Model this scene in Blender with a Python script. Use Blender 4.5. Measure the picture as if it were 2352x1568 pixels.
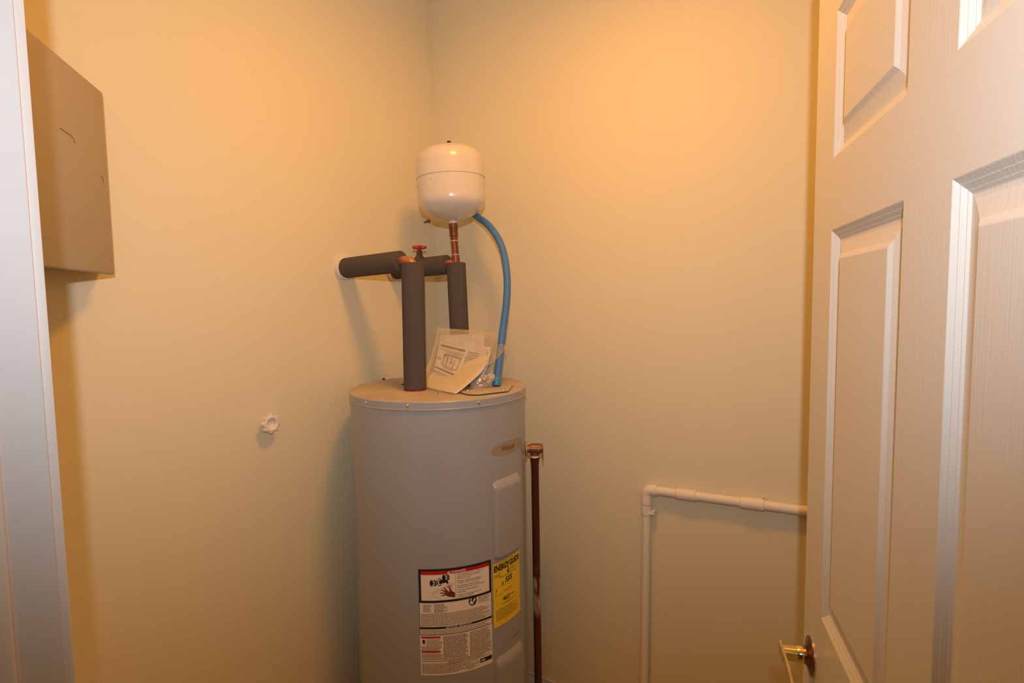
import bpy, bmesh, math, random
from mathutils import Vector, Matrix, Quaternion
random.seed(4)
D = bpy.data
for o in list(D.objects): D.objects.remove(o)
C = bpy.context.scene.collection
PI = math.pi
rad = math.radians

# ------------------------------------------------------------------ camera
scene = bpy.context.scene
cam = D.objects.new('camera', D.cameras.new('camera'))
C.objects.link(cam)
cam.data.sensor_fit = 'HORIZONTAL'; cam.data.sensor_width = 36.0
cam.data.lens = 36.0 * 1300 / 2352
cam.data.clip_start = 0.02
CAM = Vector((1.352, -1.592, 1.42))
yaw, pitch, roll = rad(33), rad(4.31), rad(0.85)
fwd = Vector((-math.sin(yaw)*math.cos(pitch), math.cos(yaw)*math.cos(pitch), -math.sin(pitch)))
rt = Vector((math.cos(yaw), math.sin(yaw), 0)); up = rt.cross(fwd)
R_ = rt*math.cos(roll) - up*math.sin(roll); U_ = up*math.cos(roll) + rt*math.sin(roll)
cam.matrix_world = Matrix(((R_.x, U_.x, -fwd.x, CAM.x), (R_.y, U_.y, -fwd.y, CAM.y),
                           (R_.z, U_.z, -fwd.z, CAM.z), (0, 0, 0, 1)))
scene.camera = cam

# ------------------------------------------------------------------ world, lights, exposure
w = D.worlds.new('world'); scene.world = w; w.use_nodes = True
w.node_tree.nodes['Background'].inputs[0].default_value = (0.75, 0.82, 1.0, 1)
w.node_tree.nodes['Background'].inputs[1].default_value = 0.006
scene.view_settings.view_transform = 'Standard'
scene.view_settings.look = 'None'
scene.view_settings.exposure = 0.0
scene.view_settings.gamma = 1.0
scene.view_settings.use_curve_mapping = False

# closet ceiling lamp, warm: a bulb and the diffuser disc under the ceiling above it
LAMP = (0.82, -0.70)
L = D.lights.new('ceiling_bulb', 'POINT'); L.energy = 2.2; L.color = (1.0, 0.40, 0.036)
L.shadow_soft_size = 0.06
lo = D.objects.new('ceiling_bulb', L); C.objects.link(lo); lo.location = (*LAMP, 2.32)
L = D.lights.new('ceiling_diffuser', 'AREA'); L.energy = 8.3; L.color = (1.0, 0.40, 0.036)
L.shape = 'DISK'; L.size = 0.22
lo = D.objects.new('ceiling_diffuser', L); C.objects.link(lo); lo.location = (*LAMP, 2.37)
# the photographer's flash, just above and behind the lens
L = D.lights.new('camera_flash', 'SPOT'); L.energy = 29.5; L.color = (0.98, 1.0, 1.08)
L.shadow_soft_size = 0.012; L.spot_size = rad(106); L.spot_blend = 1.0
fo = D.objects.new('camera_flash', L); C.objects.link(fo)
fo.location = CAM - fwd*0.085 + U_*0.15
fo.rotation_euler = (cam.matrix_world.to_3x3() @ Matrix.Rotation(rad(11), 3, 'X')).to_euler()   # flash head tipped up a little
fo.scale = (1.8, 1.0, 1.0)      # the flash head throws wider than it is tall

# ------------------------------------------------------------------ materials
def mat(name, color, rough=0.6, metal=0.0, noise=0.0, nscale=20.0, bump=0.0, bscale=200.0, spec=0.5,
        coat=0.0, color2=None, stretch=None, alpha=1.0, bdist=0.002, tint=None):
    m = D.materials.new(name); m.use_nodes = True
    nt = m.node_tree; b = nt.nodes['Principled BSDF']
    b.inputs['Base Color'].default_value = (*color, 1)
    b.inputs['Roughness'].default_value = rough
    b.inputs['Metallic'].default_value = metal
    b.inputs['Specular IOR Level'].default_value = spec
    b.inputs['Coat Weight'].default_value = coat
    b.inputs['Coat Roughness'].default_value = 0.08
    b.inputs['Alpha'].default_value = alpha
    tc = nt.nodes.new('ShaderNodeTexCoord')
    mp = nt.nodes.new('ShaderNodeMapping')
    nt.links.new(tc.outputs['Object'], mp.inputs[0])
    if stretch: mp.inputs['Scale'].default_value = stretch
    if noise > 0 or color2:
        n = nt.nodes.new('ShaderNodeTexNoise'); n.inputs['Scale'].default_value = nscale
        n.inputs['Detail'].default_value = 4
        nt.links.new(mp.outputs[0], n.inputs['Vector'])
        r = nt.nodes.new('ShaderNodeValToRGB')
        c2 = color2 or tuple(max(0, c*(1-noise)) for c in color)
        r.color_ramp.elements[0].color = (*c2, 1); r.color_ramp.elements[1].color = (*color, 1)
        r.color_ramp.elements[0].position = 0.38; r.color_ramp.elements[1].position = 0.62
        nt.links.new(n.outputs['Fac'], r.inputs[0])
        nt.links.new(r.outputs[0], b.inputs['Base Color'])
    if bump > 0:
        n2 = nt.nodes.new('ShaderNodeTexNoise'); n2.inputs['Scale'].default_value = bscale
        n2.inputs['Detail'].default_value = 3
        nt.links.new(mp.outputs[0], n2.inputs['Vector'])
        bp = nt.nodes.new('ShaderNodeBump'); bp.inputs['Strength'].default_value = bump
        bp.inputs['Distance'].default_value = bdist
        nt.links.new(n2.outputs['Fac'], bp.inputs['Height'])
        nt.links.new(bp.outputs[0], b.inputs['Normal'])
    return m

M = {}
M['wall'] = mat('wall_paint', (0.80, 0.735, 0.52), 0.75, bump=0.12, bscale=140, spec=0.25, bdist=0.0015)
M['ceiling'] = mat('ceiling_paint', (0.85, 0.83, 0.78), 0.9)
M['floor'] = mat('vinyl_floor', (0.70, 0.63, 0.53), 0.5, noise=0.25, nscale=9)
M['trim'] = mat('trim_paint', (0.60, 0.625, 0.63), 0.4, bump=0.05, bscale=60, noise=0.03, nscale=6)
M['caulk'] = mat('yellowed_caulk', (0.66, 0.50, 0.42), 0.7)
M['grain_v'] = mat('door_grain_upright', (0.69, 0.68, 0.625), 0.42, bump=0.22, bscale=1, stretch=(420, 420, 7), bdist=0.0012)
M['grain_h'] = mat('door_grain_level', (0.69, 0.68, 0.625), 0.42, bump=0.25, bscale=1, stretch=(9, 300, 330), bdist=0.0012)
M['brass'] = mat('polished_brass', (0.80, 0.62, 0.25), 0.17, 1.0, noise=0.2, nscale=60)
M['brass_dark'] = mat('aged_brass', (0.34, 0.15, 0.07), 0.28, 1.0, noise=0.35, nscale=40)
M['panel_grey'] = mat('panel_enamel', (0.40, 0.345, 0.255), 0.5, bump=0.03, bscale=300)
M['panel_mark'] = mat('panel_shadow_gap', (0.15, 0.105, 0.065), 0.8)
M['heater'] = mat('grey_enamel', (0.375, 0.385, 0.39), 0.34, noise=0.05, nscale=3, coat=0.25)
M['heater_top'] = mat('dusty_enamel', (0.52, 0.46, 0.37), 0.8, color2=(0.44, 0.37, 0.29), nscale=9)
M['screw'] = mat('zinc_screw', (0.75, 0.72, 0.68), 0.25, 1.0)
M['foam'] = mat('foam_insulation', (0.105, 0.088, 0.08), 0.95, bump=0.5, bscale=420, noise=0.12, nscale=300, spec=0.15)
M['copper'] = mat('bright_copper', (0.62, 0.27, 0.13), 0.5, 0.7, noise=0.3, nscale=40)
M['copper_dark'] = mat('tarnished_copper', (0.30, 0.105, 0.04), 0.45, 0.6, color2=(0.13, 0.045, 0.02), nscale=45, stretch=(1, 1, .35))
M['solder'] = mat('solder_ring', (0.72, 0.66, 0.58), 0.5)
M['tank'] = mat('tank_enamel', (0.70, 0.67, 0.61), 0.24, coat=0.4)
M['black'] = mat('black_plastic', (0.02, 0.018, 0.017), 0.5)
M['red'] = mat('red_enamel', (0.62, 0.018, 0.015), 0.4)
M['red_ring'] = mat('red_gasket', (0.42, 0.025, 0.025), 0.6)
M['bronze'] = mat('valve_bronze', (0.16, 0.11, 0.09), 0.55, 0.5, noise=0.3, nscale=80)
M['blue'] = mat('blue_conduit', (0.06, 0.215, 0.52), 0.5, spec=0.5)
M['blue_cuff'] = mat('blue_fitting', (0.03, 0.25, 0.46), 0.4)
M['white_cap'] = mat('white_flange', (0.78, 0.73, 0.64), 0.5)
M['valve_white'] = mat('painted_knob', (0.86, 0.80, 0.70), 0.45)
M['pvc'] = mat('painted_pvc', (0.86, 0.80, 0.68), 0.5)
M['paper'] = mat('white_paper', (0.88, 0.85, 0.80), 0.8)
M['paper_grey'] = mat('greyed_paper', (0.83, 0.79, 0.74), 0.8)
M['paper_cream'] = mat('cream_paper', (0.88, 0.80, 0.62), 0.6)
M['print'] = mat('brown_print', (0.17, 0.105, 0.06), 0.8)
M['print_grey'] = mat('grey_print', (0.42, 0.38, 0.34), 0.8)
M['ink'] = mat('black_ink', (0.012, 0.011, 0.011), 0.55)
M['ink_brown'] = mat('body_copy_ink', (0.16, 0.085, 0.04), 0.6)
M['label'] = mat('label_paper', (0.93, 0.83, 0.67), 0.55)
M['label_red'] = mat('label_red', (0.55, 0.008, 0.012), 0.5)
M['label_rule'] = mat('label_rule', (0.16, 0.03, 0.02), 0.6)
M['tan_line'] = mat('tan_line', (0.45, 0.30, 0.10), 0.6)
M['copy'] = mat('faded_copy_ink', (0.27, 0.165, 0.085), 0.6)
M['yellow'] = mat('yellow_label', (0.97, 0.68, 0.02), 0.5)
M['badge'] = mat('badge_foil', (0.36, 0.275, 0.18), 0.4, 0.0)
M['badge_ring'] = mat('badge_swoosh', (0.42, 0.325, 0.215), 0.4, 0.0)
def film(name, haze, colour, bump, bscale, gloss=1.0):
    m = D.materials.new(name); m.use_nodes = True; nt = m.node_tree; nt.nodes.clear()
    N = nt.nodes.new; out = N('ShaderNodeOutputMaterial')
    tr = N('ShaderNodeBsdfTransparent'); df = N('ShaderNodeBsdfDiffuse'); gl = N('ShaderNodeBsdfGlossy')
    tr.inputs[0].default_value = (0.99, 0.985, 0.96, 1); df.inputs[0].default_value = (*colour, 1)
    gl.inputs['Roughness'].default_value = 0.13
    m1 = N('ShaderNodeMixShader'); m1.inputs[0].default_value = haze
    nt.links.new(tr.outputs[0], m1.inputs[1]); nt.links.new(df.outputs[0], m1.inputs[2])
    tc = N('ShaderNodeTexCoord'); ns = N('ShaderNodeTexNoise'); ns.inputs['Scale'].default_value = bscale; ns.inputs['Detail'].default_value = 2
    nt.links.new(tc.outputs['Object'], ns.inputs['Vector'])
    bp = N('ShaderNodeBump'); bp.inputs['Strength'].default_value = bump; bp.inputs['Distance'].default_value = 0.006
    nt.links.new(ns.outputs['Fac'], bp.inputs['Height'])
    nt.links.new(bp.outputs[0], gl.inputs['Normal'])
    m2 = N('ShaderNodeMixShader'); m2.inputs[0].default_value = 0.075*gloss
    nt.links.new(m1.outputs[0], m2.inputs[1]); nt.links.new(gl.outputs[0], m2.inputs[2])
    nt.links.new(m2.outputs[0], out.inputs[0]); return m
M['plastic'] = film('clear_plastic', 0.14, (0.92, 0.80, 0.58), 0.6, 38)
M['hazy'] = film('hazy_plastic', 0.36, (0.86, 0.74, 0.56), 0.7, 60, 1.6)
M['plastic_edge'] = mat('plastic_fold', (0.90, 0.74, 0.46), 0.2, alpha=0.45, spec=0.8)
M['nail'] = mat('rusty_iron', (0.22, 0.11, 0.06), 0.7, 0.4)
M['dust'] = mat('brown_crumb', (0.12, 0.05, 0.03), 0.9)

# stained discharge tube: dark copper with a lime streak
def drain_mat():
    m = mat('limed_copper', (0.15, 0.04, 0.026), 0.42, 0.55, color2=(0.09, 0.025, 0.018), nscale=30, stretch=(1, 1, .2))
    nt = m.node_tree; b = nt.nodes['Principled BSDF']
    ramp = [n for n in nt.nodes if n.type == 'VALTORGB'][0]
    tc = [n for n in nt.nodes if n.type == 'TEX_COORD'][0]
    sx = nt.nodes.new('ShaderNodeSeparateXYZ'); nt.links.new(tc.outputs['Object'], sx.inputs[0])
    rz = nt.nodes.new('ShaderNodeValToRGB')
    e = rz.color_ramp.elements
    e[0].position = 0.475; e[0].color = (0, 0, 0, 1); e[1].position = 0.51; e[1].color = (.8, .8, .8, 1)
    x = e.new(0.60); x.color = (.8, .8, .8, 1); x = e.new(0.64); x.color = (0, 0, 0, 1)
    nt.links.new(sx.outputs['Z'], rz.inputs[0])
    n = nt.nodes.new('ShaderNodeTexNoise'); n.inputs['Scale'].default_value = 55
    mq = nt.nodes.new('ShaderNodeMapping'); mq.inputs['Scale'].default_value = (1, 1, 0.22)
    nt.links.new(tc.outputs['Object'], mq.inputs[0]); nt.links.new(mq.outputs[0], n.inputs['Vector'])
    r2 = nt.nodes.new('ShaderNodeValToRGB')
    r2.color_ramp.elements[0].position = 0.42; r2.color_ramp.elements[1].position = 0.52
    nt.links.new(n.outputs['Fac'], r2.inputs[0])
    mu = nt.nodes.new('ShaderNodeMath'); mu.operation = 'MULTIPLY'
    nt.links.new(rz.outputs[0], mu.inputs[0]); nt.links.new(r2.outputs[0], mu.inputs[1])
    mx = nt.nodes.new('ShaderNodeMixRGB'); mx.inputs[2].default_value = (0.72, 0.64, 0.50, 1)
    nt.links.new(mu.outputs[0], mx.inputs[0]); nt.links.new(ramp.outputs[0], mx.inputs[1])
    nt.links.new(mx.outputs[0], b.inputs['Base Color'])
    return m
M['drain'] = drain_mat()

# ------------------------------------------------------------------ mesh helpers
def new(): return bmesh.new()

def add_box(bm, lo, hi, T=None, bevel=0.0, seg=2):
    x0, y0, z0 = lo; x1, y1, z1 = hi
    vs = [bm.verts.new(p) for p in ((x0,y0,z0),(x1,y0,z0),(x1,y1,z0),(x0,y1,z0),(x0,y0,z1),(x1,y0,z1),(x1,y1,z1),(x0,y1,z1))]
    fs = [bm.faces.new([vs[i] for i in q]) for q in ((0,3,2,1),(4,5,6,7),(0,1,5,4),(1,2,6,5),(2,3,7,6),(3,0,4,7))]
    if bevel > 0:
        es = list({e for f in fs for e in f.edges})
        r = bmesh.ops.bevel(bm, geom=es, offset=bevel, segments=seg, affect='EDGES', profile=0.5)
        vs = list({v for f in r['faces'] for v in f.verts} | {v for v in vs if v.is_valid})
    if T: 
        for v in vs: v.co = T @ v.co

def frames(pts):
    pts = [Vector(p) for p in pts]; n = len(pts)
    tang = []
    for i in range(n):
        a = pts[max(i-1, 0)]; b = pts[min(i+1, n-1)]
        tang.append((b-a).normalized())
    ref = Vector((0, 0, 1)) if abs(tang[0].z) < 0.9 else Vector((1, 0, 0))
    nrm = (ref - tang[0]*ref.dot(tang[0])).normalized()
    out = []
    for i in range(n):
        nrm = (nrm - tang[i]*nrm.dot(tang[i])).normalized()
        out.append((pts[i], nrm, tang[i].cross(nrm)))
    return out

def add_tube(bm, pts, r, seg=20, caps=True):
    fr = frames(pts); n = len(fr)
    rr = r if isinstance(r, (list, tuple)) else [r]*n
    rings = []
    for (p, a, b), q in zip(fr, rr):
        rings.append([bm.verts.new(p + (a*math.cos(2*PI*k/seg) + b*math.sin(2*PI*k/seg))*q) for k in range(seg)])
    for A, B in zip(rings, rings[1:]):
        for k in range(seg):
            bm.faces.new((A[k], A[(k+1) % seg], B[(k+1) % seg], B[k]))
    if caps:
        bm.faces.new(list(reversed(rings[0]))); bm.faces.new(rings[-1])

def add_lathe(bm, prof, seg=48, T=None, cap0=True, cap1=True):
    T = T or Matrix.Identity(4); rings = []
    for r, z in prof:
        if r <= 1e-6: rings.append([bm.verts.new(T @ Vector((0, 0, z)))])
        else: rings.append([bm.verts.new(T @ Vector((r*math.cos(2*PI*k/seg), r*math.sin(2*PI*k/seg), z))) for k in range(seg)])
    for A, B in zip(rings, rings[1:]):
        for k in range(seg):
            k2 = (k+1) % seg
            if len(A) == 1 and len(B) == 1: continue
            if len(A) == 1: bm.faces.new((A[0], B[k2], B[k]))
            elif len(B) == 1: bm.faces.new((A[k], A[k2], B[0]))
            else: bm.faces.new((A[k], A[k2], B[k2], B[k]))
    if cap0 and len(rings[0]) > 1: bm.faces.new(list(reversed(rings[0])))
    if cap1 and len(rings[-1]) > 1: bm.faces.new(rings[-1])

def axis_T(p, direction):
    q = Vector((0, 0, 1)).rotation_difference(Vector(direction).normalized())
    return Matrix.Translation(Vector(p)) @ q.to_matrix().to_4x4()

def catmull(pts, per=8):
    pts = [Vector(p) for p in pts]; P = [2*pts[0]-pts[1]] + pts + [2*pts[-1]-pts[-2]]; out = []
    for i in range(1, len(P)-2):
        for k in range(per):
            t = k/per; a, b, c, d = P[i-1], P[i], P[i+1], P[i+2]
            out.append(0.5*((2*b) + (c-a)*t + (2*a-5*b+4*c-d)*t*t + (3*b-a-3*c+d)*t**3))
    out.append(pts[-1]); return out

ORG = {}
def mk(name, bm, material, parent=None, smooth=True, angle=35, label=None, kind=None, weld=False):
    if weld: bmesh.ops.remove_doubles(bm, verts=bm.verts, dist=1e-5)
    bmesh.ops.recalc_face_normals(bm, faces=bm.faces)
    org = ORG.get(parent.name, Vector((0, 0, 0))) if parent else Vector((0, 0, 0))
    me = D.meshes.new(name)
    if parent is not None and parent.get('local') is None:
        for v in bm.verts: v.co -= org
    bm.to_mesh(me); bm.free()
    if smooth:
        for p in me.polygons: p.use_smooth = True
        me.set_sharp_from_angle(angle=rad(angle))
    me.materials.append(material)
    o = D.objects.new(name, me); C.objects.link(o)
    if parent:
        o.parent = parent; ORG[o.name] = org
        if parent.get('local') is not None: o['local'] = 1
    if label: o['label'] = label
    if kind: o['kind'] = kind
    return o

def thing(name, loc, label=None, cat=None, group=None, kind=None, rotz=None):
    o = D.objects.new(name, None); C.objects.link(o); o.location = loc
    o.empty_display_size = 0.05
    ORG[o.name] = Vector(loc)
    if rotz is not None: o.rotation_euler = (0, 0, rotz); o['local'] = 1
    if label: o['label'] = label
    if cat: o['category'] = cat
    if group: o['group'] = group
    if kind: o['kind'] = kind
    return o

def single(name, bm, material, label, cat, org, group=None, **kw):
    """a thing that is one mesh, its origin at org"""
    for v in bm.verts: v.co -= Vector(org)
    o = mk(name, bm, material, None, **kw); o.location = org
    o['label'] = label; o['category'] = cat
    ORG[o.name] = Vector(org)
    if group: o['group'] = group
    return o

def text_geo(txt, size, align='CENTER', shear=0.0, bold=0.0, sx=1.0):
    cu = D.curves.new('t', 'FONT'); cu.body = txt; cu.size = size; cu.align_x = align; cu.align_y = 'CENTER'
    cu.shear = shear; cu.offset = bold*size; cu.resolution_u = 3
    ob = D.objects.new('t', cu); C.objects.link(ob)
    dg = bpy.context.evaluated_depsgraph_get(); dg.update()
    me = ob.evaluated_get(dg).to_mesh()
    vs = [(v.co.x*sx, v.co.y) for v in me.vertices]; fs = [tuple(p.vertices) for p in me.polygons]
    ob.evaluated_get(dg).to_mesh_clear()
    D.objects.remove(ob); D.curves.remove(cu)
    return vs, fs

# ------------------------------------------------------------------ structure
CEIL = 2.465; XR = 1.80; YF = -1.378; T_ = 0.115
DX0, DX1, DH = 0.655, 1.515, 1.955
def sbox(name, boxes, m, **kw):
    bm = new()
    for lo, hi in boxes: add_box(bm, lo, hi)
    o = mk(name, bm, m, smooth=False); o['kind'] = 'structure'; return o
sbox('floor', [((-0.1, -3.0, -0.1), (XR+0.1, 0.1, 0.0))], M['floor'])
sbox('ceiling', [((-0.1, YF-T_, CEIL), (XR+0.1, 0.1, CEIL+0.1))], M['ceiling'])
sbox('wall_left', [((-0.1, YF-T_, 0), (0, 0.1, CEIL))], M['wall'])
sbox('wall_back', [((0, 0, 0), (XR, 0.1, CEIL))], M['wall'])
sbox('wall_right', [((XR, YF-T_, 0), (XR+0.1, 0.1, CEIL))], M['wall'])
sbox('wall_front', [((0, YF-T_, 0), (DX0-0.018, YF, CEIL)), ((DX1+0.018, YF-T_, 0), (XR, YF, CEIL)),
                    ((DX0-0.018, YF-T_, DH+0.018), (DX1+0.018, YF, CEIL))], M['wall'])
def baseboard(name, axis, a, b):
    prof = [(0, 0), (0.013, 0), (0.013, 0.095), (0.010, 0.112), (0.006, 0.120), (0.005, 0.131), (0, 0.131)]
    bm = new(); ends = []
    for s in (a, b):
        ends.append([bm.verts.new((s, -d, z) if axis == 'x' else (d, s, z)) for d, z in prof])
    n = len(prof)
    for k in range(n): bm.faces.new((ends[0][k], ends[0][(k+1) % n], ends[1][(k+1) % n], ends[1][k]))
    bm.faces.new(ends[0]); bm.faces.new(list(reversed(ends[1])))
    o = mk(name, bm, M['trim'], smooth=False); o['kind'] = 'structure'
baseboard('baseboard_back', 'x', 0.014, XR)
baseboard('baseboard_left', 'y', YF, 0.0)

# door frame: jambs, stop and the closet-side casing
fr = thing('trim_1', (DX0, YF, 0), kind='structure')
def fpart(name, boxes, m, bevel=0.0):
    bm = new()
    for lo, hi in boxes: add_box(bm, lo, hi, bevel=bevel)
    return mk(name, bm, m, fr, smooth=bevel > 0)
fpart('jamb_board', [((DX0-0.018, YF-T_-0.004, 0), (DX0, YF-0.0005, DH))], M['trim'])
fpart('jamb_board', [((DX1, YF-T_-0.004, 0), (DX1+0.018, YF-0.0005, DH))], M['trim'])
fpart('head_board', [((DX0-0.018, YF-T_-0.004, DH), (DX1+0.018, YF-0.0005, DH+0.018))], M['trim'])
fpart('door_stop', [((DX0, YF-0.070, 0), (DX0+0.004, YF-0.0385, DH))], M['trim'], 0.002)
fpart('door_stop', [((DX1-0.004, YF-0.070, 0), (DX1, YF-0.0385, DH))], M['trim'], 0.002)
fpart('door_stop', [((DX0+0.004, YF-0.070, DH-0.004), (DX1-0.004, YF-0.0385, DH))], M['trim'], 0.002)
fpart('casing', [((DX0-0.063, YF, 0), (DX0-0.005, YF+0.0105, DH+0.063))], M['trim'], 0.0015)
fpart('casing', [((DX1+0.005, YF, 0), (DX1+0.063, YF+0.0105, DH+0.063))], M['trim'], 0.0015)
fpart('casing', [((DX0-0.004, YF, DH+0.005), (DX1+0.004, YF+0.0105, DH+0.063))], M['trim'], 0.0015)
fpart('caulk_line', [((DX0-0.0052, YF-0.0006, 0), (DX0-0.0010, YF+0.0004, DH))], M['caulk'])
fpart('caulk_line', [((DX0-0.0003, YF-0.0386, 0), (DX0+0.0022, YF-0.0372, DH))], M['caulk'])

# ------------------------------------------------------------------ six-panel door standing open, local x along the door, y towards the viewer
HINGE = Vector((1.51, -1.38, 0))
door = thing('door_1', HINGE, kind='structure', rotz=math.atan2(0.95627, -0.29249))
DZ0, DZ1, DW = 0.012, 1.935, 0.85
U = [0.008, 0.120, 0.383, 0.483, 0.745, DW]
Z = [DZ0, 0.215, 0.755, 0.940, 1.510, 1.609, 1.808, DZ1]
TH = 0.036
def dbox(name, lo, hi, m, parent=None):
    bm = new(); add_box(bm, lo, hi); return mk(name, bm, m, parent or door, smooth=False)
dbox('door_core', (U[0], -TH+0.0005, DZ0), (U[5], -0.0125, DZ1), M['grain_v'])
dbox('stile', (U[0], -0.0125, DZ0), (U[1], 0, DZ1), M['grain_v'])
dbox('stile', (U[4], -0.0125, DZ0), (U[5], 0, DZ1), M['grain_v'])
for a, b in ((0, 1), (2, 3), (4, 5), (6, 7)):
    dbox('rail', (U[1], -0.0125, Z[a]), (U[4], 0, Z[b]), M['grain_h'])
for a, b in ((1, 2), (3, 4), (5, 6)):
    dbox('mullion', (U[2], -0.0125, Z[a]), (U[3], 0, Z[b]), M['grain_v'])
PROF = [(0, 0), (0.0010, -0.0004), (0.0056, -0.0034), (0.0064, -0.0035), (0.0108, -0.0064), (0.0116, -0.0065), (0.0142, -0.0081), (0.0152, -0.0083),
        (0.0190, -0.0080), (0.0270, -0.0064), (0.0350, -0.0044), (0.0362, -0.0039), (0.0415, -0.0012), (0.0428, -0.0008)]
for c0, c1 in ((1, 2), (3, 4)):
    for r0, r1 in ((1, 2), (3, 4), (5, 6)):
        bm = new(); rings = []
        for e, dp in PROF:
            x0, x1, z0, z1 = U[c0]+e, U[c1]-e, Z[r0]+e, Z[r1]-e
            rings.append([bm.verts.new(p) for p in ((x0, dp, z0), (x1, dp, z0), (x1, dp, z1), (x0, dp, z1))])
        for A, B in zip(rings, rings[1:]):
            for k in range(4): bm.faces.new((A[k], A[(k+1) % 4], B[(k+1) % 4], B[k]))
        bm.faces.new(rings[-1])
        o = mk('raised_panel', bm, M['grain_v'], door, smooth=False)
        # keep the moulding facing the viewer
# lever handle
HX, HZ = 0.797, 0.848
bm = new()
add_lathe(bm, [(0.0300, 0.0), (0.0300, 0.0022), (0.0290, 0.0034), (0.0235, 0.0046), (0.0175, 0.0062), (0.0135, 0.0090), (0.0125, 0.0130)], 40, axis_T((HX, 0, HZ), (0, 1, 0)))
hd = mk('door_handle', bm, M['brass_dark'], door, label='brass lever door handle with round dark rose')
bm = new(); add_lathe(bm, [(0.0308, 0.0002), (0.0308, 0.0016), (0.027, 0.0018)], 40, axis_T((HX, 0, HZ), (0, 1, 0)), cap1=False)
mk('backplate', bm, M['screw'], hd)
bm = new()
add_lathe(bm, [(0.0128, 0.0120), (0.0128, 0.0205), (0.0122, 0.0215)], 32, axis_T((HX, 0, HZ), (0, 1, 0)))
mk('collar', bm, M['brass'], hd)
bm = new()
add_lathe(bm, [(0.0116, 0.020), (0.0112, 0.0435)], 32, axis_T((HX, 0, HZ), (0, 1, 0)))
mk('neck', bm, M['brass'], hd)
bm = new()
rows = []
N = 22
for i in range(N+1):
    t = i/N; x = HX+0.012-0.115*t
    h = 0.0120 - 0.003*t; zc = HZ + 0.001 - 0.004*t*t
    y0 = 0.0425 - 0.0015*math.sin(PI*t); th = 0.0030
    rows.append([bm.verts.new(p) for p in ((x, y0, zc-h), (x, y0+th, zc-h+0.002), (x, y0+th, zc+h-0.002), (x, y0, zc+h))])
for A, B in zip(rows, rows[1:]):
    for k in range(4): bm.faces.new((A[k], A[(k+1) % 4], B[(k+1) % 4], B[k]))
bm.faces.new(rows[0]); bm.faces.new(list(reversed(rows[-1])))
mk('lever', bm, M['brass'], hd)
bm = new()
add_lathe(bm, [(0.0009, 0.0), (0.0006, 0.0004)], 10, axis_T((0.338, -0.0046, 1.375), (0, 1, 0)))
mk('speck', bm, M['dust'], door, label='small brown speck')

# ------------------------------------------------------------------ electrical panel with its cover swung out
P0 = Vector((0.054, -1.062, 0)); PD = Vector((0.755, -0.656, 0)).normalized()
ep = thing('electrical_panel', (0.0, -1.21, 1.48),
           'grey electrical breaker panel on left wall, cover swung open behind door jamb', 'electrical panel')
bm = new(); add_box(bm, (0.0, -1.365, 1.49), (0.040, -1.066, 1.83), bevel=0.003)
box = mk('panel_box', bm, M['panel_grey'], ep)
for k in range(3):
    bm = new(); add_tube(bm, [(0.044, -1.074, 1.52+0.125*k), (0.044, -1.074, 1.56+0.125*k)], 0.0050, 12)
    mk('hinge', bm, M['panel_grey'], ep)
ang = math.atan2(PD.y, PD.x)
TP = Matrix.Translation(P0) @ Matrix.Rotation(ang, 4, 'Z')      # local x along the cover, +y faces the camera side
bm = new()
add_box(bm, (0.0, -0.010, 1.480), (0.315, 0.0, 1.838), bevel=0.004, seg=3)
for v in bm.verts: v.co = TP @ v.co
cover = mk('panel_cover', bm, M['panel_grey'], ep)
def strip(bm, pts, wd, T, y=0.0004):
    for (x0, z0), (x1, z1) in zip(pts, pts[1:]):
        d = Vector((x1-x0, z1-z0)); n = Vector((-d.y, d.x)).normalized()*wd/2
        vs = [bm.verts.new(T @ Vector((x, yy, z))) for yy in (0.0, y) for x, z in
              ((x0-n.x, z0-n.y), (x1-n.x, z1-n.y), (x1+n.x, z1+n.y), (x0+n.x, z0+n.y))]
        for q in ((0,1,2,3),(4,5,6,7),(0,1,5,4),(1,2,6,5),(2,3,7,6),(3,0,4,7)): bm.faces.new([vs[i] for i in q])
bm = new(); strip(bm, [(0.192, 1.714), (0.155, 1.7125), (0.147, 1.7105), (0.143, 1.707), (0.1405, 1.7025)], 0.0014, TP)
mk('finger_slot', bm, M['panel_mark'], cover)
bm = new(); strip(bm, [(0.038, 1.668), (0.032, 1.6675), (0.029, 1.664), (0.027, 1.657)], 0.0011, TP)
mk('finger_slot', bm, M['panel_mark'], cover)

# ------------------------------------------------------------------ water heater
HC = Vector((0.29, -0.348, 0)); HR = 0.2480
TOP = 1.171
def hp(a, z, r=HR): return Vector((HC.x + r*math.cos(a), HC.y + r*math.sin(a), z))
heater = thing('water_heater', (HC.x, HC.y, 0), 'tall grey cylindrical electric water heater with warning labels in closet corner', 'water heater')
THC = Matrix.Translation(HC)
bm = new()
add_lathe(bm, [(0.240, 0.0), (0.240, 0.03), (HR, 0.035), (HR, 0.5), (HR, 1.10), (HR, TOP-0.012)], 160, THC)
body = mk('tank_jacket', bm, M['heater'], heater, angle=30)
bm = new()
S = HR + 0.0022
add_lathe(bm, [(HR+0.0002, TOP-0.0215), (S+0.0008, TOP-0.0215), (S+0.0012, TOP-0.0200), (S, TOP-0.0185), (S, TOP-0.002), (S-0.002, TOP)], 160, THC, cap0=False, cap1=False)
mk('lid_skirt', bm, M['heater'], heater, angle=30)
bm = new()
add_lathe(bm, [(S-0.002, TOP), (S-0.006, TOP+0.0004), (0.0, TOP+0.0004)], 160, THC, cap0=False)
lid = mk('lid_top', bm, M['heater_top'], heater, label='dusty tan lid top')
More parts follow.
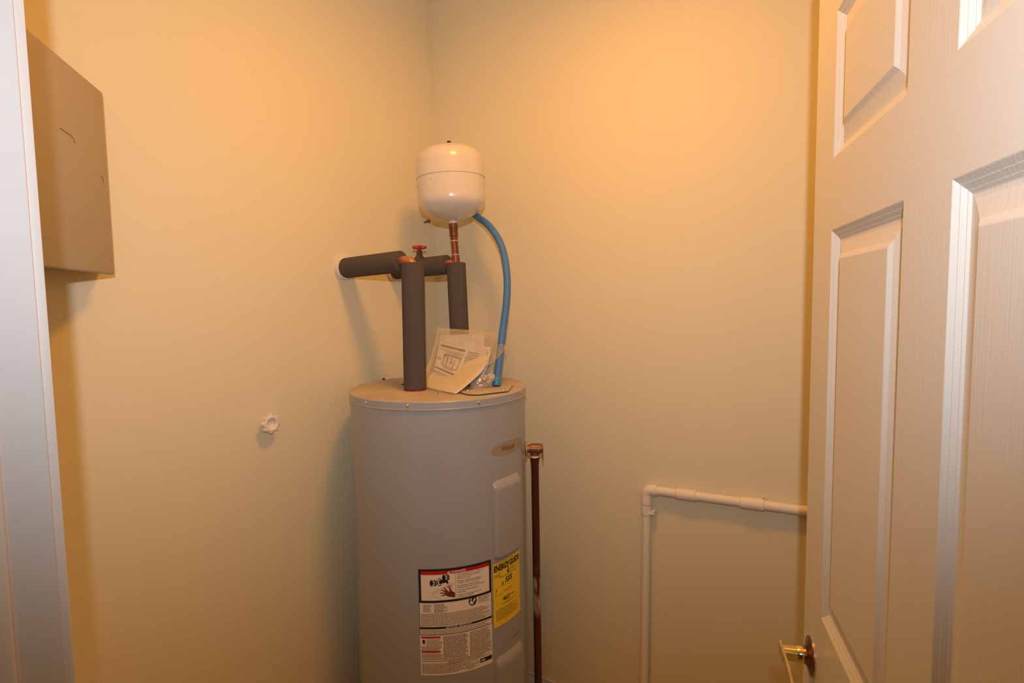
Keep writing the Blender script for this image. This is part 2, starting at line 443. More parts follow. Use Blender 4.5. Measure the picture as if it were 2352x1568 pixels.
for k in range(9):
    a = rad(-67.7 + 41.3*k)
    bm = new(); d = Vector((math.cos(a), math.sin(a), 0))
    add_lathe(bm, [(0.0040, 0), (0.0040, 0.0012), (0.0026, 0.0030), (0.0, 0.0034)], 14, axis_T(hp(a, TOP-0.0095, S), d))
    mk('screw', bm, M['screw'], heater, smooth=True)

# labels: patches wrapped on the jacket.  s = metres along the arc, measured from angle A0
def wrap_faces(bm, vs, fs, A0, r):
    bv = [bm.verts.new(hp(A0 + x/HR, z, r)) for x, z in vs]
    for f in fs:
        try: bm.faces.new([bv[i] for i in f])
        except ValueError: pass
def patch(bm, x0, x1, z0, z1, A0, r, step=0.006):
    n = max(1, int(abs(x1-x0)/step))
    lo = [bm.verts.new(hp(A0 + (x0+(x1-x0)*k/n)/HR, z0, r)) for k in range(n+1)]
    hi = [bm.verts.new(hp(A0 + (x0+(x1-x0)*k/n)/HR, z1, r)) for k in range(n+1)]
    for k in range(n): bm.faces.new((lo[k], lo[k+1], hi[k+1], hi[k]))
def wtext(bm, txt, x, z, size, A0, r, **kw):
    vs, fs = text_geo(txt, size, **kw)
    wrap_faces(bm, [(x+a, z+b) for a, b in vs], fs, A0, r)
def poly(bm, pts, A0, r): wrap_faces(bm, pts, [tuple(range(len(pts)))], A0, r)
def ell(bm, x, z, rx, rz, A0, r, n=20): poly(bm, [(x+rx*math.cos(2*PI*k/n), z+rz*math.sin(2*PI*k/n)) for k in range(n)], A0, r)
def line(bm, pts, wd, A0, r):
    for (x0, z0), (x1, z1) in zip(pts, pts[1:]):
        d = Vector((x1-x0, z1-z0)); l = d.length; n = Vector((-d.y, d.x)).normalized()*wd/2
        m = max(1, int(l/0.006))
        for k in range(m):
            a = (x0+d.x*k/m, z0+d.y*k/m); b = (x0+d.x*(k+1)/m, z0+d.y*(k+1)/m)
            poly(bm, [(a[0]-n.x, a[1]-n.y), (b[0]-n.x, b[1]-n.y), (b[0]+n.x, b[1]+n.y), (a[0]+n.x, a[1]+n.y)], A0, r)
def copylines(bm, x0, x1, z0, z1, pitch, A0, r, fill=0.5, ragged=0.25, rnd=random):
    """unreadable body copy: rows of word-long dashes"""
    z = z0 - pitch/2
    while z > z1:
        end = x1 - (x1-x0)*ragged*rnd.random()**2; x = x0
        while x < end:
            wl = min(rnd.uniform(0.0025, 0.0085), end-x)
            if wl > 0.001: patch(bm, x, x+wl, z-pitch*fill/2, z+pitch*fill/2, A0, r, 0.02)
            x += wl + 0.0011
        z -= pitch

A = rad(-64.2); LW = rad(44.2)*HR; LT, LB = 0.7470, 0.4670; LH = LT-LB
r1, r2, r3 = HR+0.0006, HR+0.0009, HR+0.0012
def lz(f): return LT - f*LH
def lx(deg): return rad(deg+64.2)*HR
bm = new(); patch(bm, 0, LW, LB, LT, A, r1)
wl = mk('warning_label', bm, M['label'], heater, smooth=True, label='white warning label with red danger banner')
bm = new()       # black frame, bars
bw = 0.0062
patch(bm, 0, LW, lz(0.022), LT, A, r2); patch(bm, 0, LW, lz(0.315), lz(0.293), A, r2)
patch(bm, 0, bw, lz(0.315), LT, A, r2); patch(bm, LW-bw, LW, lz(0.315), LT, A, r2)
patch(bm, 0, 0.0011, lz(0.62), lz(0.315), A, r2); patch(bm, LW-0.0011, LW, lz(0.62), lz(0.315), A, r2)
mk('black_frame', bm, M['ink'], wl, weld=True)
bm = new(); patch(bm, 0, LW, lz(0.561), lz(0.541), A, r2); mk('black_bar', bm, M['ink'], wl)
bm = new()
patch(bm, bw, LW-bw, lz(0.054), lz(0.022), A, r2)
mk('red_banner', bm, M['label_red'], wl)
for f in (0.630, 0.766):
    bm = new(); patch(bm, 0.003, 0.052, lz(f+0.017), lz(f), A, r2); mk('red_bar', bm, M['label_red'], wl)
for q in ((0, LW, lz(0.620), lz(0.615)), (0.002, LW-0.002, lz(0.868), lz(0.863))):
    bm = new(); patch(bm, *q, A, r2); mk('rule_line', bm, M['label_rule'], wl)
bm = new()
wtext(bm, 'DANGER', lx(-40.6), lz(0.0375), 0.0086, A, r3, bold=0.012, sx=1.05)
poly(bm, [(lx(-47.6), lz(0.050)), (lx(-45.2), lz(0.050)), (lx(-46.4), lz(0.026))], A, r3)
wtext(bm, 'IMPORTANT / IMPORTANTE', LW*0.52, lz(0.551), 0.0052, A, r3, bold=0.01)
mk('banner_lettering', bm, M['label'], wl, kind='stuff')
bm = new()
patch(bm, lx(-46.58), lx(-46.22), lz(0.044), lz(0.034), A, r3+0.0003)
for f, s in ((0.6385, 'WARNING'), (0.7745, 'ADVERTENCIA')): wtext(bm, s, 0.027, lz(f), 0.0042, A, r3, bold=0.01)
mk('red_bar_lettering', bm, M['label_rule'], wl, kind='stuff')
# the scald pictogram
PX1 = lx(-42.6)
bm = new()
patch(bm, PX1-0.0004, PX1+0.0004, lz(0.293), lz(0.054), A, r2)
line(bm, [(0.030, lz(0.222)), (PX1-0.003, lz(0.135))], 0.0007, A, r2)
line(bm, [(PX1-0.003, lz(0.148)), (0.038, lz(0.228)), (0.034, lz(0.240)), (0.037, lz(0.252)), (0.062, lz(0.292))], 0.0007, A, r2)
mk('bathtub_outline', bm, M['tan_line'], wl, kind='stuff')
bm = new()
def cross_knob(x, z):
    ell(bm, x, z, 0.0045, 0.0083, A, r2)
    patch(bm, x+0.003, x+0.0075, z-0.0010, z+0.0010, A, r2)
    for (px, pz) in ((0.0075, 0.0065), (0.0075, -0.0062), (0.0118, 0.0045), (0.0118, -0.0045)):
        line(bm, [(x+0.0100, z), (x+px, z+pz)], 0.0020, A, r2)
        ell(bm, x+px, z+pz, 0.0021, 0.0021, A, r2, 10)
    line(bm, [(x+0.011, z-0.003), (x+0.0145, z), (x+0.011, z+0.003)], 0.0016, A, r2)
cross_knob(lx(-56.6), lz(0.130)); mk('tap_print', bm, M['ink'], wl, kind='stuff'); bm = new()
cross_knob(lx(-49.4), lz(0.086)); mk('tap_print', bm, M['ink'], wl, kind='stuff'); bm = new()
fx, fz = lx(-51.9), lz(0.122)
for k in range(24):
    a, b = 2*PI*k/24, 2*PI*(k+1)/24
    poly(bm, [(fx+0.0058*math.cos(a), fz+0.0105*math.sin(a)), (fx+0.0058*math.cos(b), fz+0.0105*math.sin(b)),
              (fx+0.0042*math.cos(b), fz+0.0085*math.sin(b)), (fx+0.0042*math.cos(a), fz+0.0085*math.sin(a))], A, r2)
ell(bm, fx+0.001, fz, 0.0026, 0.0055, A, r2)
pts = [(fx+0.001, fz+0.0045), (fx+0.016, fz+0.0052), (fx+0.0205, fz+0.0030), (fx+0.0225, fz-0.0055), (fx+0.0178, fz-0.0058), (fx+0.0168, fz-0.0020), (fx+0.014, fz-0.0030), (fx+0.001, fz-0.0045)]
poly(bm, pts, A, r2)
mk('faucet_print', bm, M['ink'], wl, kind='stuff')
bm = new()      # hand
hx0, hz0 = PX1-0.0022, lz(0.248)
def finger(bm, x0, z0, x1, z1, w0, w1):
    d = Vector((x1-x0, z1-z0)); n = Vector((-d.y, d.x)).normalized()
    poly(bm, [(hx0+x0-n.x*w0, hz0+z0-n.y*w0), (hx0+x1-n.x*w1, hz0+z1-n.y*w1), (hx0+x1+d.x*.05, hz0+z1+d.y*.05), (hx0+x1+n.x*w1, hz0+z1+n.y*w1), (hx0+x0+n.x*w0, hz0+z0+n.y*w0)], A, r2)
poly(bm, [(0+hx0, hz0+0.0045), (hx0-0.0085, hz0+0.0090), (hx0-0.0220, hz0+0.0085), (hx0-0.0235, hz0+0.0015), (hx0-0.0180, hz0-0.0045), (hx0, hz0-0.0085)], A, r2)
for q in ((-.0095, .0065, -.0150, .0225, .0028, .0014), (-.0185, .0070, -.0275, .0205, .0023, .0013), (-.0205, .0060, -.0335, .0150, .0021, .0012),
          (-.0210, .0035, -.0370, .0070, .0019, .0011), (-.0200, .0005, -.0350, -.0005, .0018, .0010)): finger(bm, *q)
mk('hand_print', bm, M['label_rule'], wl, kind='stuff')
bm = new()
wtext(bm, 'HOT', lx(-46.2), lz(0.172), 0.0062, A, r3, bold=0.015, shear=0.2)
poly(bm, [(hx0-0.0205, hz0+0.0095), (hx0-0.0255, hz0+0.0170), (hx0-0.0235, hz0+0.0080), (hx0-0.0165, hz0+0.0050), (hx0-0.0095, hz0+0.0085)], A, r3)
mk('red_print', bm, M['label_red'], wl, kind='stuff')
bm = new()      # steam from the spout
for k in range(3): line(bm, [(fx+0.019+0.0022*k, fz-0.0060), (fx+0.020+0.0022*k, fz-0.026)], 0.0005, A, r2)
mk('steam_print', bm, M['tan_line'], wl, kind='stuff'); bm = new()
ell(bm, lx(-32.6), lz(0.342), 0.0108, 0.0128, A, r2, 28)
o = mk('read_manual_print', bm, M['ink'], wl)
bm = new()
cx, cz = lx(-32.6), lz(0.342)
ell(bm, cx-0.0045, cz+0.0052, 0.0022, 0.0024, A, r3, 12)
poly(bm, [(cx-0.0075, cz-0.0055), (cx-0.0030, cz-0.0095), (cx+0.0020, cz-0.0085), (cx+0.0010, cz-0.0025), (cx-0.0040, cz+0.0015), (cx-0.0075, cz+0.0005)], A, r3)
poly(bm, [(cx+0.0005, cz+0.0005), (cx+0.0045, cz+0.0062), (cx+0.0080, cz+0.0040), (cx+0.0045, cz-0.0040)], A, r3)
mk('reader_figure', bm, M['label'], wl, kind='stuff')
bm = new()
tx0 = PX1+0.0035; rows = ['Water temperature over 125\u00b0F can', 'cause severe burns instantly or', 'death from scalds.', None,
  'Children, disabled and elderly are', 'at highest risk of being scalded.', None, 'See instruction manual before', 'setting temperature at water heater.', None,
  'Feel water before bathing or', 'showering.', None, 'Temperature limiting valves are', 'available, see manual.']
z = lz(0.070)
for s in rows:
    if s is None: z -= 0.0026; continue
    wtext(bm, s, tx0, z, 0.0049, A, r2, align='LEFT', bold=0.012, sx=1.02); z -= 0.00475
mk('warning_text', bm, M['ink_brown'], wl, kind='stuff')
bm = new(); rng = random.Random(3)
copylines(bm, 0.010, 0.032, lz(0.330), lz(0.405), 0.0034, A, r2, rnd=rng)
copylines(bm, 0.038, 0.072, lz(0.325), lz(0.405), 0.0034, A, r2, rnd=rng, ragged=0.4)
copylines(bm, LW*0.80, LW-0.004, lz(0.320), lz(0.380), 0.0034, A, r2, 0.42, rnd=rng)
copylines(bm, 0.004, LW-0.006, lz(0.412), lz(0.536), 0.0034, A, r2, 0.46, rnd=rng, ragged=0.15)
copylines(bm, 0.004, LW-0.006, lz(0.567), lz(0.610), 0.0034, A, r2, 0.42, rnd=rng, ragged=0.1)
copylines(bm, 0.016, 0.056, lz(0.655), lz(0.715), 0.0030, A, r2, 0.45, rnd=rng)
copylines(bm, 0.003, 0.058, lz(0.722), lz(0.760), 0.0030, A, r2, 0.5, rnd=rng)
copylines(bm, 0.003, 0.058, lz(0.790), lz(0.856), 0.0030, A, r2, 0.5, rnd=rng)
copylines(bm, lx(-50.6), lx(-36.0), lz(0.632), lz(0.856), 0.0030, A, r2, 0.56, rnd=rng, ragged=0.12)
copylines(bm, lx(-34.8), LW-0.003, lz(0.632), lz(0.856), 0.0030, A, r2, 0.52, rnd=rng, ragged=0.2)
copylines(bm, 0.003, LW*0.60, lz(0.885), lz(0.985), 0.0031, A, r2, 0.5, rnd=rng, ragged=0.2)
copylines(bm, LW*0.36, LW*0.97, lz(0.872), lz(0.905), 0.0031, A, r2, 0.5, rnd=rng, ragged=0.2)
copylines(bm, LW*0.60, LW*0.80, lz(0.910), lz(0.985), 0.0031, A, r2, 0.45, rnd=rng, ragged=0.7)
mk('body_copy', bm, M['copy'], wl, kind='stuff')
bm = new()
patch(bm, lx(-28.6), lx(-20.5), lz(0.958), lz(0.918), A, r2)
mk('dark_patch', bm, M['ink'], wl); bm = new()
ell(bm, 0.0095, lz(0.680), 0.0034, 0.0062, A, r2, 14)
mk('tank_symbol', bm, M['ink'], wl)
bm = new()
patch(bm, lx(-28.0), lx(-25.2), lz(0.950), lz(0.927), A, r3); 
mk('light_patch', bm, M['print_grey'], wl)

# yellow energy label
AE = rad(-18.6); EW = rad(26.2)*HR; ET, EB = 0.7310, 0.5560
bm = new(); patch(bm, 0, EW, EB, ET, AE, r2)
el = mk('energy_label', bm, M['yellow'], heater, label='yellow energy label')
def ex(deg): return rad(deg+18.6)*HR
bm = new()
vs, fs = text_geo('ENERG', 0.0215, align='LEFT', bold=0.045, sx=0.60)
w1 = max(a for a, b in vs); wrap_faces(bm, [(0.0025+a*0.0465/w1, 0.7140+b*1.0) for a, b in vs], fs, AE, r3)
vs, fs = text_geo('Y', 0.0235, align='LEFT', bold=0.045, sx=0.60)
w1 = max(a for a, b in vs); wrap_faces(bm, [(0.0490+a*0.0120/w1, 0.7130+b) for a, b in vs], fs, AE, r3)
vs, fs = text_geo('GUIDE', 0.0215, align='LEFT', bold=0.045, sx=0.60)
w1 = max(a for a, b in vs); wrap_faces(bm, [(0.0615+a*0.0465/w1, 0.7140+b) for a, b in vs], fs, AE, r3)
patch(bm, 0.0535, 0.0562, 0.6945, 0.7110, AE, r3)
poly(bm, [(0.0490, 0.6975), (0.0607, 0.6975), (0.0549, 0.6880)], AE, r3)
wtext(bm, '$', 0.0320, 0.6690, 0.0115, AE, r3, bold=0.03, shear=0.15)
wtext(bm, '555', 0.0560, 0.6735, 0.0195, AE, r3, bold=0.035, shear=0.2, sx=1.0)
wtext(bm, '4622', 0.0465, 0.6250, 0.0145, AE, r3, bold=0.03, shear=0.2, sx=1.0)
wtext(bm, 'kWh', 0.0730, 0.6262, 0.0065, AE, r3, bold=0.02)
line(bm, [(0.0085, 0.6540), (0.0130, 0.6560)], 0.0030, AE, r3)
mk('energy_lettering', bm, M['ink'], el, kind='stuff')
bm = new(); rng = random.Random(8)
wtext(bm, 'Estimated Yearly Operating Cost', 0.0560, 0.6875, 0.0058, AE, r3, bold=0.01, sx=0.9)
copylines(bm, 0.003, 0.030, 0.7000, 0.6900, 0.0032, AE, r3, 0.35, rnd=rng)
copylines(bm, 0.062, 0.085, 0.7020, 0.6930, 0.0032, AE, r3, 0.30, rnd=rng)
copylines(bm, 0.004, 0.100, 0.7285, 0.7245, 0.0040, AE, r3, 0.25, rnd=rng)
line(bm, [(0.004, 0.6620), (0.107, 0.6620)], 0.0005, AE, r3); line(bm, [(0.008, 0.6420), (0.070, 0.6420)], 0.0005, AE, r3)
line(bm, [(0.004, 0.6140), (0.107, 0.6140)], 0.0005, AE, r3); line(bm, [(0.0085, 0.6540), (0.0085, 0.6420)], 0.0008, AE, r3)
copylines(bm, 0.035, 0.072, 0.6495, 0.6455, 0.0040, AE, r3, 0.4, rnd=rng, ragged=0)
copylines(bm, 0.030, 0.078, 0.6135, 0.6100, 0.0035, AE, r3, 0.4, rnd=rng, ragged=0)
copylines(bm, 0.008, 0.100, 0.6040, 0.5720, 0.0036, AE, r3, 0.34, rnd=rng, ragged=0.35)
mk('energy_copy', bm, M['ink_brown'], el, kind='stuff')

# element access covers, pillowed
def access(z0, z1):
    bm = new(); a0, a1 = rad(-17.9), rad(8.6); nx, nz = 26, 40
    W = (a1-a0)*HR; Hh = z1-z0; rc = 0.016
    def rise(t, e): return math.sin(0.5*PI*min(max(t/e, 0), 1))**0.8
    grid = []
    for j in range(nz+1):
        fj = 0.5-0.5*math.cos(PI*j/nz); row = []
        for i in range(nx+1):
            fi = 0.5-0.5*math.cos(PI*i/nx)
            dx = min(fi, 1-fi)*W; dt = (1-fj)*Hh; db = fj*Hh
            d = dx
            for q in (dt, db):
                if q < rc and dx < rc: d = min(d, rc - math.hypot(rc-dx, rc-q))
            top = min(max(dt/0.021, 0), 1); top = top*(1.25-0.25*top)
            h = 0.0125*rise(d, 0.009)*min(top, 1)*rise(db, 0.010)
            row.append(bm.verts.new(hp(a0 + fi*(a1-a0), z0 + fj*Hh, HR-0.0012+h)))
        grid.append(row)
    for j in range(nz):
        for i in range(nx): bm.faces.new((grid[j][i], grid[j][i+1], grid[j+1][i+1], grid[j+1][i]))
    return mk('access_cover', bm, M['heater'], heater, angle=80)
access(0.738, 0.9520); access(0.16, 0.4740)
bm = new(); line(bm, [(rad(-3)*HR, 0.4985), (rad(7.8)*HR, 0.5005)], 0.0018, 0.0, r2)
mk('cover_slot', bm, M['panel_mark'], heater)

# oval maker's badge
bm = new(); n = 36; AB = rad(-1.8)
ring = [(0.0715*math.cos(2*PI*k/n), 1.0283+0.0175*math.sin(2*PI*k/n)) for k in range(n)]
cv = bm.verts.new(hp(AB, 1.0283, r2)); prev = None
for sc in (0.25, 0.5, 0.75, 1.0):
    cur = [bm.verts.new(hp(AB + x*sc/HR, 1.0283+(z-1.0283)*sc, r2)) for x, z in ring]
    for k in range(n):
        if prev is None: bm.faces.new((cv, cur[k], cur[(k+1) % n]))
        else: bm.faces.new((prev[k], cur[k], cur[(k+1) % n], prev[(k+1) % n]))
    prev = cur
bd = mk('maker_badge', bm, M['badge'], heater, label='oval tan badge')
bm = new()
wtext(bm, 'Whirlpool', -0.0085, 1.0280, 0.0195, AB, r3, shear=0.18, bold=0.01, sx=0.72)
mk('badge_lettering', bm, M['ink_brown'], bd, kind='stuff')
bm = new()
pts = [(-0.012+0.038*math.cos(t), 1.0290+0.0115*math.sin(t)) for t in [rad(20+10*k) for k in range(31)]]
line(bm, pts, 0.0012, AB, r3)
mk('badge_swoosh', bm, M['badge_ring'], bd, weld=True)

# flange rings under the water pipes and the wiring cover plate
bm = new(); add_lathe(bm, [(0.020, 0), (0.0311, 0.0), (0.0311, 0.0026), (0.020, 0.0028)], 36, Matrix.Translation((0.2775, -0.433, TOP+0.0007)))
mk('gasket_ring', bm, M['red_ring'], heater, label='red ring under pipe')
bm = new(); add_lathe(bm, [(0.020, 0), (0.0311, 0.0), (0.0311, 0.0026), (0.020, 0.0028)], 36, Matrix.Translation((0.2775, -0.225, TOP+0.0007)))
mk('gasket_ring', bm, M['red_ring'], heater, label='red ring under pipe')
bm = new(); add_tube(bm, [(0.362, -0.178, TOP), (0.362, -0.178, TOP+0.006)], 0.014, 24)
mk('gasket_ring', bm, M['red_ring'], heater, label='red ring behind conduit')
bm = new()
bpts = [(0.412, -0.330), (0.412, -0.395), (0.424, -0.417), (0.442, -0.431), (0.462, -0.437), (0.479, -0.435), (0.492, -0.426), (0.529, -0.345), (0.482, -0.250), (0.412, -0.250)]
lo_ = [bm.verts.new((x, y, TOP+0.0042)) for x, y in bpts]; hi_ = [bm.verts.new((x, y, TOP+0.0058)) for x, y in bpts]
for k in range(len(bpts)): bm.faces.new((lo_[k], lo_[(k+1) % len(bpts)], hi_[(k+1) % len(bpts)], hi_[k]))
bm.faces.new(hi_); bm.faces.new(list(reversed(lo_)))
wp = mk('wiring_cover', bm, M['heater_top'], heater, smooth=False)
for x, y in ((0.512, -0.345), (0.432, -0.398)):
    bm = new(); add_lathe(bm, [(0.0038, 0), (0.0034, 0.002), (0, 0.003)], 12, Matrix.Translation((x, y, TOP+0.0056)))
    mk('screw', bm, M['screw'], wp)
for x, y, s in ((0.040, -0.322, .005), (0.052, -0.330, .003), (0.372, -0.448, .0022)):
    bm = new(); bmesh.ops.create_icosphere(bm, subdivisions=1, radius=s, matrix=Matrix.Translation((x, y, TOP+s*.5)) @ Matrix.Scale(.6, 4, (0, 0, 1)))
    o = single('debris_crumb', bm, M['dust'], 'dark crumb of debris ' + {.005: 'at the back left rim of the heater lid', .003: 'small, right of the larger crumb on back left lid rim', .0022: 'tiny, on the lid in front of the document bag'}[s], 'debris', (x, y, TOP))
bm = new(); add_box(bm, (0.176, -0.384, TOP), (0.215, -0.377, TOP+0.004))
single('wood_sliver', bm, M['dust'], 'thin brown sliver on heater lid left of front foam pipe', 'debris', (0.195, -0.38, TOP), smooth=False)

# ------------------------------------------------------------------ hot pipe (front) and cold pipe (rear), foam wrapped
def sleeve(bm, p0, p1, ro, ri):
    d = Vector(p1)-Vector(p0); T = axis_T(p0, d); l = d.length
    add_lathe(bm, [(ri, 0.0), (ro-0.002, 0.0), (ro, 0.002), (ro, l-0.002), (ro-0.002, l), (ri, l), (ri, 0)], 40, T, cap0=False, cap1=False)
def flange(parent, y, z):
    bm = new()
    add_lathe(bm, [(0.0345, 0.0), (0.0350, 0.006), (0.0338, 0.0125), (0.030, 0.014), (0.0135, 0.014)], 40, axis_T((0.0005, y, z), (1, 0, 0)))
    return mk('wall_flange', bm, M['white_cap'], parent)
FR, FI = 0.0305, 0.0125
hot = thing('insulated_water_pipe', (0.2775, -0.433, TOP), 'front foam wrapped pipe, elbowing from heater lid to wall', 'pipe', 'foam wrapped pipes above the heater')
flange(hot, -0.433, 1.5185)
bm = new(); sleeve(bm, (0.0135, -0.433, 1.5188), (0.238, -0.433, 1.5275), FR-0.0005, FI); mk('foam_sleeve', bm, M['foam'], hot)
bm = new(); sleeve(bm, (0.2765, -0.433, TOP+0.0036), (0.2800, -0.433, 1.5225), FR+0.0005, FI); mk('foam_sleeve', bm, M['foam'], hot)
def elbow_pts(a, c, b, r, n=8):
    a, c, b = Vector(a), Vector(c), Vector(b)
    d1 = (a-c).normalized(); d2 = (b-c).normalized()
    p = [a]
    for k in range(n+1):
        t = k/n; q0 = c+d1*r; q1 = c+d2*r
        p.append(q0*(1-t)**2 + c*2*t*(1-t) + q1*t*t)
    p.append(b); return p
bm = new(); add_tube(bm, elbow_pts((0.205, -0.433, 1.5262), (0.2800, -0.433, 1.5290), (0.2798, -0.433, 1.49), 0.026), 0.0140, 24)
mk('copper_elbow', bm, M['copper'], hot)
bm = new(); add_tube(bm, [(0.014, -0.433, 1.519), (0.21, -0.433, 1.5264)], 0.0110, 16); mk('copper_tube', bm, M['copper'], hot)
bm = new(); add_tube(bm, [(0.2765, -0.433, TOP+0.001), (0.2799, -0.433, 1.50)], 0.0110, 16); mk('copper_tube', bm, M['copper'], hot)

cold = thing('insulated_water_pipe', (0.2765, -0.225, TOP), 'rear foam wrapped pipe with red valve wheel and bare copper riser', 'pipe', 'foam wrapped pipes above the heater')
flange(cold, -0.225, 1.5195)
bm = new(); sleeve(bm, (0.0135, -0.225, 1.5198), (0.232, -0.225, 1.5280), FR-0.0005, FI); mk('foam_sleeve', bm, M['foam'], cold)
bm = new(); sleeve(bm, (0.2775, -0.225, TOP+0.0036), (0.2650, -0.225, 1.5320), FR-0.0015, FI); mk('foam_sleeve', bm, M['foam'], cold)
bm = new(); add_tube(bm, [(0.205, -0.225, 1.527), (0.268, -0.225, 1.5295)], 0.0140, 24); mk('copper_tee', bm, M['copper'], cold)
bm = new(); add_tube(bm, [(0.014, -0.225, 1.520), (0.21, -0.225, 1.5272)], 0.0110, 16); mk('copper_tube', bm, M['copper'], cold)
bm = new(); add_tube(bm, [(0.2775, -0.225, TOP+0.001), (0.2660, -0.225, 1.51)], 0.0110, 16); mk('copper_tube', bm, M['copper'], cold)
rp = lambda z: Vector((0.2650 - (z-1.53)*0.0085/0.126, -0.225, z))
bm = new(); add_tube(bm, [rp(1.505), rp(1.655)], 0.0108, 24)
ri = mk('copper_riser', bm, M['copper_dark'], cold)
bm = new(); add_tube(bm, [rp(1.612), rp(1.613), rp(1.632), rp(1.634), rp(1.650)], [0.0118, 0.0128, 0.0128, 0.0138, 0.0138], 24); mk('threaded_coupling', bm, M['copper_dark'], ri)
bm = new(); add_tube(bm, [rp(1.534), rp(1.554)], 0.0124, 24); mk('threaded_coupling', bm, M['copper_dark'], ri)
for z in (1.556, 1.598):
    bm = new(); add_tube(bm, [rp(z-0.0008), rp(z+0.0008)], 0.0114, 24); mk('solder_ring', bm, M['solder'], ri)
# gate valve on the horizontal run
VX = 0.118
bm = new()
add_lathe(bm, [(0.019, 0.0), (0.019, 0.012), (0.0165, 0.0150), (0.0165, 0.020), (0.0110, 0.0270), (0.0095, 0.030), (0.0100, 0.036), (0.0100, 0.042), (0.0050, 0.044), (0.0040, 0.052)], 8, Matrix.Translation((VX, -0.225, 1.534)))
gv = mk('gate_valve_bonnet', bm, M['bronze'], cold, angle=20)
def handwheel(bm, c, normal, ro, ri, th, lobes, hub):
    T = axis_T(c, normal); n = lobes*6; rings = []
    for rr, z, amp in ((ri, -th*.3, 0), (ri+.3*(ro-ri), th*.5, 0), (ro*.93, th*.5, .09), (ro, 0, .12), (ro*.93, -th*.5, .09), (ri+.3*(ro-ri), -th*.5, 0)):
        ring = []
        for k in range(n):
            a = 2*PI*k/n; q = rr*(1+amp*math.cos(lobes*a))
            ring.append(bm.verts.new(T @ Vector((q*math.cos(a), q*math.sin(a), z))))
        rings.append(ring)
    rings.append(rings[0])
    for P, Q in zip(rings, rings[1:]):
        for k in range(n): bm.faces.new((P[k], P[(k+1) % n], Q[(k+1) % n], Q[k]))
    for s in range(4):
        a = 2*PI*s/4+0.3
        d = Vector((math.cos(a), math.sin(a), 0))
        add_tube(bm, [T @ (d*hub*.6), T @ (d*(ri+.15*(ro-ri)))], th*.38, 8)
    add_lathe(bm, [(hub, -th*.8), (hub, th*.55), (hub*.6, th*.8)], 20, T)
bm = new(); handwheel(bm, (VX, -0.225, 1.5870), (0, 0, 1), 0.0215, 0.0135, 0.0085, 9, 0.007)
mk('handwheel', bm, M['red'], gv, label='red handwheel')

# ------------------------------------------------------------------ expansion tank
tb = rp(1.657); tdir = Vector((-0.008, 0.0, 0.226))
et = thing('expansion_tank', tb, 'white enamelled expansion tank standing on copper riser above heater', 'expansion tank')
TT = axis_T(tb, tdir)
SEAM = 0.128
bot = [(0.0, 0.0), (0.018, 0.0018), (0.038, 0.0070), (0.058, 0.0145), (0.075, 0.0240), (0.087, 0.0335), (0.0945, 0.0420), (0.0990, 0.0500), (0.1013, 0.0580), (0.1022, 0.0680), (0.1022, SEAM-0.001)]
bm = new(); add_lathe(bm, bot, 96, TT, cap1=False); mk('lower_shell', bm, M['tank'], et, angle=60)
top = [(0.1034, SEAM-0.002), (0.1036, SEAM+0.004), (0.1032, SEAM+0.008), (0.1028, 0.168), (0.1008, 0.182), (0.0955, 0.195), (0.086, 0.2055), (0.070, 0.2145), (0.048, 0.2215), (0.024, 0.2250), (0.0, 0.2260)]
bm = new(); add_lathe(bm, [(0.1015, SEAM-0.002)] + top, 96, TT, cap0=False); mk('upper_shell', bm, M['tank'], et, angle=60)
bm = new(); add_lathe(bm, [(0.1020, SEAM-0.0028), (0.1029, SEAM-0.0025), (0.1029, SEAM-0.0019), (0.1020, SEAM-0.0016)], 96, TT, cap0=False, cap1=False); mk('seam_groove', bm, M['badge_ring'], et)
bm = new(); add_lathe(bm, [(0.0095, -0.011), (0.0115, -0.009), (0.0115, 0.004), (0.014, 0.006)], 24, TT); mk('threaded_neck', bm, M['tank'], et)
bm = new(); add_lathe(bm, [(0.0072, 0.2245), (0.0066, 0.229), (0.0060, 0.2385), (0.0050, 0.2400)], 16, TT); mk('valve_cap', bm, M['black'], et, label='black valve cap')
def weld(a, z, name, m, s=(0.0055, 0.0014, 0.0055)):
    a = rad(a); d = Vector((math.cos(a), math.sin(a), 0))
    bm = new(); p = TT @ Vector((0, 0, z)) + d*0.1020
    bmesh.ops.create_uvsphere(bm, u_segments=12, v_segments=8, radius=1.0, matrix=axis_T(p, d) @ Matrix.Diagonal((s[0], s[2], s[1], 1)))
    mk(name, bm, m, et)
weld(-84, 0.1135, 'weld_dimple', M['tank']); weld(8, 0.108, 'weld_dimple', M['tank'])
weld(-133, 0.102, 'rust_spot', M['tan_line'], (0.004, 0.0006, 0.009))

# ------------------------------------------------------------------ blue conduit
cpts = catmull([(0.150, -0.003, 1.722), (0.190, -0.040, 1.712), (0.240, -0.08, 1.690), (0.326, -0.13, 1.645), (0.388, -0.16, 1.582), (0.420, -0.18, 1.500),
                (0.431, -0.20, 1.415), (0.4325, -0.228, 1.314), (0.4440, -0.268, 1.222), (0.4570, -0.296, 1.192)], 12)
